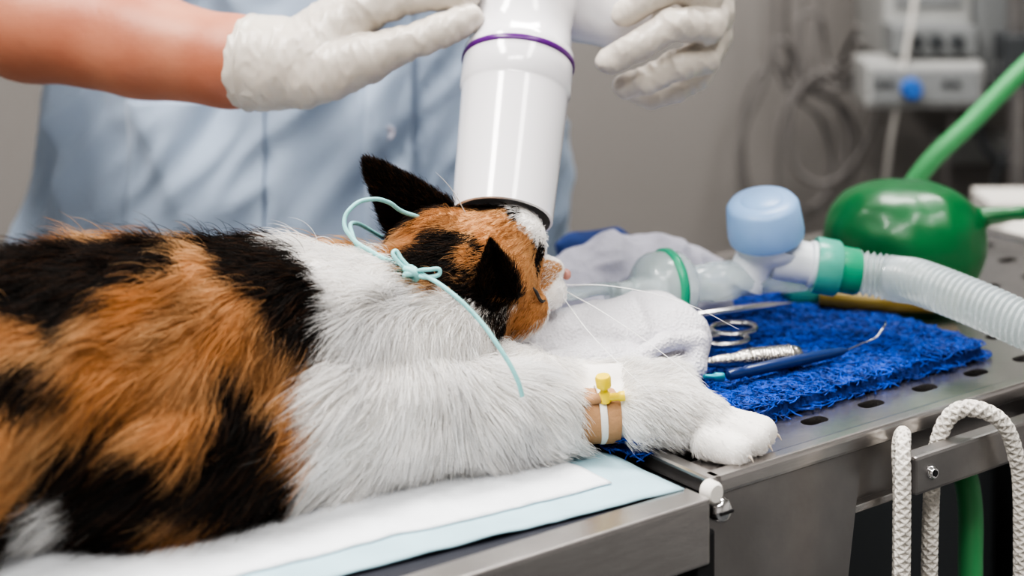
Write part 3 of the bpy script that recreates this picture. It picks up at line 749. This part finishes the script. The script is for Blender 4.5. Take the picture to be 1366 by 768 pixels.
def patch(name,x0,x1,z0,z1,off,nx=8,nz=50):
    V=[proj(x0+(x1-x0)*i/(nx-1),z0+(z1-z0)*j/(nz-1),off) for j in range(nz) for i in range(nx)]
    F=[(j*nx+i,j*nx+i+1,(j+1)*nx+i+1,(j+1)*nx+i) for j in range(nz-1) for i in range(nx-1)]
    o=mesh_obj(name,V,F,M['scrub'],vet); s=o.modifiers.new('s','SOLIDIFY'); s.thickness=.0035; s.offset=0
patch('placket',-.125,-.085,-.20,.44,.0022,10,120)
patch('pocket',-.33,-.21,.0,.14,.0022,36,40)
for i,zz in enumerate((.115,.0,.23)):
    p=proj(-.105,zz,.004)
    lathe('button_%d'%(i+1),[(0,.001),(.003,.001),(.004,.002),(.0055,.002),(.006,0)],M['cloth'],axm(p,(0,-1,0)),vet,20)
blob('right_forearm',[[(-.470,1.47,.30,.046),(-.445,1.41,.250,.048),(-.36,1.36,.232,.046),(-.27,1.32,.219,.038),(-.20,1.288,.211,.032),(-.165,1.277,.211,.029)]],[],.004,5,M['skin'],vet,disp=lambda c:.0012*noise.noise(c*22),k=.01)
blob('left_forearm',[[(.135,1.56,.38,.046),(.150,1.50,.345,.043),(.148,1.40,.325,.036),(.142,1.33,.300,.029)]],[],.004,5,M['skin'],vet)
def gl(c): return .0010*noise.noise(c*45)+.0020*(.3-abs(noise.noise(Vector((c.x*95+c.z*30,c.y*45,c.z*60)))))+.0007*(.3-abs(noise.noise(Vector((c.x*210,c.y*90,c.z*110)))))
W=(-.150,1.274,.213)
blob('right_glove',[
 [(-.184,1.283,.2110,.0338),(-.172,1.279,.2112,.0330),(-.158,1.275,.2120,.0315),(-.145,1.272,.214,.029)],
 [(*W,.028),(-.120,1.272,.236,.020),(-.100,1.266,.252,.0155),(-.074,1.260,.260,.0115),(-.050,1.256,.262,.0103),(-.030,1.2525,.262,.0090)],
 [(*W,.028),(-.122,1.292,.244,.019),(-.103,1.292,.264,.0145),(-.080,1.282,.282,.0110),(-.056,1.272,.290,.0098),(-.036,1.264,.290,.0088)],
 [(*W,.026),(-.126,1.310,.246,.015),(-.108,1.316,.268,.012),(-.090,1.316,.294,.010),(-.068,1.306,.310,.009),(-.048,1.298,.316,.008)],
 [(*W,.025),(-.132,1.322,.240,.014),(-.116,1.334,.260,.011),(-.100,1.338,.282,.009),(-.082,1.334,.298,.008),(-.068,1.328,.304,.0072)],
 [(-.145,1.266,.205,.024),(-.125,1.257,.2095,.0205),(-.100,1.250,.2190,.0170),(-.076,1.245,.2290,.0128),(-.062,1.243,.2340,.0116),(-.050,1.243,.2385,.0118),(-.038,1.2435,.2435,.0108),(-.029,1.245,.2475,.0094)],
 [(-.128,1.270,.222,.022),(-.112,1.275,.238,.018)],
 ],[],.0012,2,M['glove'],vet,disp=gl,k=.002)
dcf=Vector((-1,.25,-.02)).normalized()
lathe('right_glove_cuff',[(.0318,-.022),(.0335,-.014),(.0338,.002),(.0342,.008),(.0350,.0086),(.0350,.0098),(.0342,.0104),(.0330,.0100),(.0325,.004)],M['glove'],axm((-.177,1.281,.2112),dcf),vet,48)
W2=(.140,1.315,.280)
blob('left_glove',[
 [(.147,1.36,.315,.032),(.143,1.33,.298,.029),(*W2,.025)],
 [(*W2,.024),(.138,1.292,.262,.0165),(.134,1.268,.261,.0135),(.113,1.254,.268,.0112),(.092,1.252,.259,.0100),(.0785,1.256,.2485,.0090)],
 [(*W2,.024),(.142,1.290,.245,.0165),(.136,1.262,.240,.0135),(.112,1.244,.243,.0112),(.086,1.243,.228,.0102),(.0675,1.252,.2160,.0094)],
 [(*W2,.024),(.142,1.298,.230,.0165),(.136,1.274,.217,.0128),(.116,1.257,.2135,.0106),(.094,1.259,.202,.0096),(.080,1.270,.196,.0087)],
 [(*W2,.022),(.140,1.312,.222,.0150),(.134,1.300,.201,.0110),(.116,1.289,.191,.0092),(.100,1.288,.186,.0083),(.090,1.294,.188,.0075)],
 [(*W2,.022),(.125,1.325,.255,.0160),(.108,1.335,.240,.0130),(.092,1.335,.232,.0105),(.078,1.325,.226,.0090)],
 [(.138,1.30,.262,.020),(.140,1.30,.235,.019)],
 ],[],.0012,2,M['glove'],vet,disp=gl,k=.0018)
lathe('left_glove_cuff',[(.032,-.004),(.034,.008),(.0355,.0095),(.034,.011)],M['glove'],axm((.147,1.36,.315),(.0,.9,.3)),vet,48)
blob('head_and_neck',[[(-.187,1.66,.54,.055),(-.182,1.63,.62,.052)],[(-.172,1.535,.66,.012),(-.172,1.522,.645,.014)]],
 [((-.178,1.60,.70),(.072,.085,.105),(0,0,1)),((-.176,1.57,.66),(.055,.06,.065),(0,0,1)),((-.105,1.61,.69),(.008,.018,.03),(0,0,1)),((-.251,1.61,.69),(.008,.018,.03),(0,0,1))],.004,4,M['skin'],vet,k=.01)
blob('hair',[[(-.178,1.68,.70,.05),(-.178,1.72,.72,.035)]],[((-.178,1.625,.735),(.082,.09,.085),(0,0,1)),((-.178,1.655,.69),(.078,.06,.08),(0,0,1))],.005,4,M['hair'],vet)
for i,x in enumerate((-.205,-.15)): blob('eye_%d'%(i+1),[],[((x,1.527,.705),(.012,.006,.006),(0,0,1))],.001,1,M['eye'],vet)
blob('mouth',[[(-.195,1.523,.625,.004),(-.172,1.518,.624,.005),(-.150,1.523,.625,.004)]],[],.001,2,M['nose'],vet)

# ------------------------------------------------------------------ background equipment
mo=empty('anaesthesia_monitor')
box('case',(.50,2.42,.04),(.62,2.62,.60),M['devwhite'],parent=mo,bevel=.01)
box('case_side',(.62,2.40,.0),(.71,2.62,.60),M['devgrey'],parent=mo,bevel=.01)
box('screen',(.515,2.412,.20),(.605,2.42,.40),M['devdark'],parent=mo,bevel=.003)
box('label_strip',(.515,2.415,.12),(.605,2.42,.18),M['devgrey'],parent=mo,bevel=.002)
box('module',(.46,2.34,-.005),(.615,2.43,.055),M['devwhite'],parent=mo,bevel=.006)
box('module_top',(.50,2.36,.06),(.61,2.43,.10),M['devgrey'],parent=mo,bevel=.004)
box('module_face',(.468,2.336,.003),(.608,2.342,.046),M['devgrey'],parent=mo,bevel=.002)
lathe('knob',[(0,.017),(.011,.017),(.013,.014),(.014,0)],M['knob'],axm((.518,2.340,.022),(0,-1,0)),mo)
for i in range(4): lathe('port_%d'%(i+1),[(0,.006),(.005,.006),(.007,0)],M['devdark'],axm((.478+.013*i+(.06 if i>1 else 0),2.340,.028),(0,-1,0)),mo,16)
for i in range(3): lathe('dial_%d'%(i+1),[(0,.012),(.008,.012),(.010,0)],M['devdark'],axm((.53+.027*i,2.36,.08),(0,-1,0)),mo,20)
cb=empty('monitor_cables')
for i,(x0,w,dz,y) in enumerate(((.40,.05,-.10,2.5),(.36,.07,-.13,2.52),(.42,.06,-.06,2.48),(.38,.09,-.12,2.55))):
    tube('cable_%d'%(i+1),[(.47,2.44,.03+.02*i),(x0+.05,y,.02-.01*i),(x0+w*.2,y,.10-.04*i),(x0,y,.02),(x0-w*.6,y,dz+.02),(x0-w*.1,y,dz-.07),(x0+w,y,dz-.03),(x0+w*1.1,y,dz+.07),(x0+w*.3,y,.0),(x0+w*.1,y,.14),(x0+w*.3,y,.4),(x0+.1,y,.8)],.0042,M['cablew'],cb)
tube('cable_6',[(.56,2.33,.60),(.53,2.33,.2),(.50,2.36,-.03),(.49,2.45,-.20),(.45,2.55,-.3),(.42,2.60,-.5)],.0035,M['paper'],cb)
tube('cable_7',[(.63,2.38,.02),(.62,2.38,-.05),(.66,2.38,-.09),(.76,2.36,-.10),(.9,2.36,-.08)],.006,M['devdark'],cb)
tube('cable_8',[(.665,2.38,-.0),(.66,2.38,-.06),(.64,2.38,-.10),(.66,2.38,-.4),(.7,2.40,-.80)],.005,M['devdark'],cb)
tube('cable_9',[(.58,2.36,-.0),(.575,2.38,-.10),(.60,2.42,-.22),(.62,2.45,-.5)],.004,M['cablew'],cb)
pl=empty('equipment_pole')
lathe('pole',[(0,FLOOR+.03),(.011,FLOOR+.03),(.011,1.1),(0,1.1)],M['steeld'],Matrix.Translation((.645,2.30,0)),pl,24)
lathe('pole_base',[(0,FLOOR+.035),(.09,FLOOR+.03),(.10,FLOOR+.002),(0,FLOOR)],M['devdark'],Matrix.Translation((.645,2.30,0)),pl,40)
box('clamp',(.620,2.265,.035),(.675,2.32,.10),M['devdark'],parent=pl,bevel=.004)
box('pump_unit',(.655,2.22,.09),(.80,2.32,.30),M['devwhite'],parent=pl,bevel=.008)
box('pump_face',(.667,2.213,.11),(.79,2.221,.28),M['devdark'],parent=pl,bevel=.004)
sh=empty('wall_mounted_cabinet')
box('body',(.745,2.37,.04),(1.10,2.64,.62),M['devgrey'],parent=sh,bevel=.008)
box('door_panel',(.755,2.36,.055),(1.09,2.372,.61),M['devwhite'],parent=sh,bevel=.004)
box('handle',(.765,2.345,.09),(.775,2.36,.25),M['devdark'],parent=sh,bevel=.002)
box('service_rail',(.62,2.60,-.13),(1.6,2.65,-.09),M['devwhite'],bevel=.004)
tr=empty('supply_trolley')
box('top',(.50,1.78,-.15),(1.10,2.12,-.12),M['devwhite'],parent=tr,bevel=.006)
box('cabinet',(.52,1.80,-.84),(1.08,2.10,-.15),M['devdark'],parent=tr,bevel=.006)
for i in range(4): box('drawer_%d'%(i+1),(.535,1.79,-.82+.165*i),(1.065,1.80,-.67+.165*i),M['devgrey'],parent=tr,bevel=.004); 
for i in range(4): box('pull_%d'%(i+1),(.70,1.775,-.72+.165*i),(.90,1.785,-.705+.165*i),M['steel'],parent=tr,bevel=.002)
for i,(x,y) in enumerate(((.55,1.84),(1.05,1.84),(.55,2.07),(1.05,2.07))): lathe('caster_%d'%(i+1),[(0,-.012),(.028,-.012),(.03,-.008),(.03,.008),(.028,.012),(0,.012)],M['black'],axm((x,y,-.87),(1,0,0)),tr,24)
vc2=empty('dark_filler_box')  # added dark box, keeps the light wall below the table from showing
box('body',(.22,1.85,-.88),(.50,2.15,-.26),M['devdark'],parent=vc2,bevel=.02)
box('lid',(.23,1.86,-.26),(.49,2.14,-.24),M['black'],parent=vc2,bevel=.008)
box('front_panel',(.28,1.842,-.80),(.44,1.852,-.68),M['devgrey'],parent=vc2,bevel=.003)
for i,x in enumerate((.26,.46)): lathe('foot_%d'%(i+1),[(0,-.02),(.02,-.02),(.02,.02),(0,.02)],M['black'],axm((x,2.0,-.88),(1,0,0)),vc2,16)
bt=empty('orange_capped_bottle')
lathe('bottle',[(0,0),(.022,0),(.024,.004),(.024,.045),(.018,.055),(.010,.060),(.010,.068)],M['paper'],Matrix.Translation((.545,1.84,-.12)),bt)
lathe('cap',[(.0,.085),(.011,.085),(.012,.082),(.012,.064),(.0,.064)],M['orange'],Matrix.Translation((.545,1.84,-.12)),bt)
gz=blob('gauze_packs',[[(.60,1.90,-.08,.035),(.66,1.88,-.085,.03)],[(.56,1.95,-.085,.03),(.52,1.93,-.09,.025)]],[],.004,5,M['paper'],None,disp=lambda c:.006*noise.noise(c*40))
box('specimen_box',(.53,2.0,-.12),(.62,2.08,-.05),M['paper'],bevel=.003)

# ------------------------------------------------------------------ lights
for nm,(x,y),(sx,sy),en in (('ceiling_light',(.35,1.75),(1.2,.35),26),('ceiling_light.001',(-.9,.7),(.35,1.2),30),('ceiling_light.002',(.9,.2),(.35,1.2),10),('added_front_fill',(-.1,-.5),(1.2,.35),13)):  # last panel is an added fill, brightening surfaces that face the camera
    fx=empty(nm)
    box('frame',(x-sx/2-.03,y-sy/2-.03,1.77),(x+sx/2+.03,y+sy/2+.03,1.80),M['devwhite'],parent=fx,bevel=.003)
    box('diffuser',(x-sx/2,y-sy/2,1.762),(x+sx/2,y+sy/2,1.771),M['lamp'],parent=fx,bevel=0)
    l=bpy.data.lights.new(nm+'_area','AREA'); l.shape='RECTANGLE'; l.size=sx; l.size_y=sy; l.energy=en; l.color=(1,.957,.915)
    o=bpy.data.objects.new(nm+'_area',l); COL.objects.link(o); o.location=(x,y,1.755); o.parent=fx
w=bpy.data.worlds.new('World'); SC.world=w; w.use_nodes=True
w.node_tree.nodes['Background'].inputs[0].default_value=(.7,.8,1,1); w.node_tree.nodes['Background'].inputs[1].default_value=.2

# ------------------------------------------------------------------ camera
cam=bpy.data.cameras.new('camera'); co=bpy.data.objects.new('camera',cam); COL.objects.link(co)
cam.sensor_width=36; cam.lens=63.25; cam.shift_y=-.4788
co.location=(0,0,.4); co.rotation_euler=(math.pi/2,0,0)
cam.dof.use_dof=True; cam.dof.focus_distance=1.12; cam.dof.aperture_fstop=4.2
cam.clip_start=.05
SC.camera=co
SC.view_settings.view_transform='AgX'
SC.view_settings.look='AgX - High Contrast'
SC.view_settings.exposure=0.62

# lift the whole scene so the floor is z=0 and the table top is 0.9 m
for o in list(bpy.data.objects):
    if o.parent is None: o.location.z+=.9
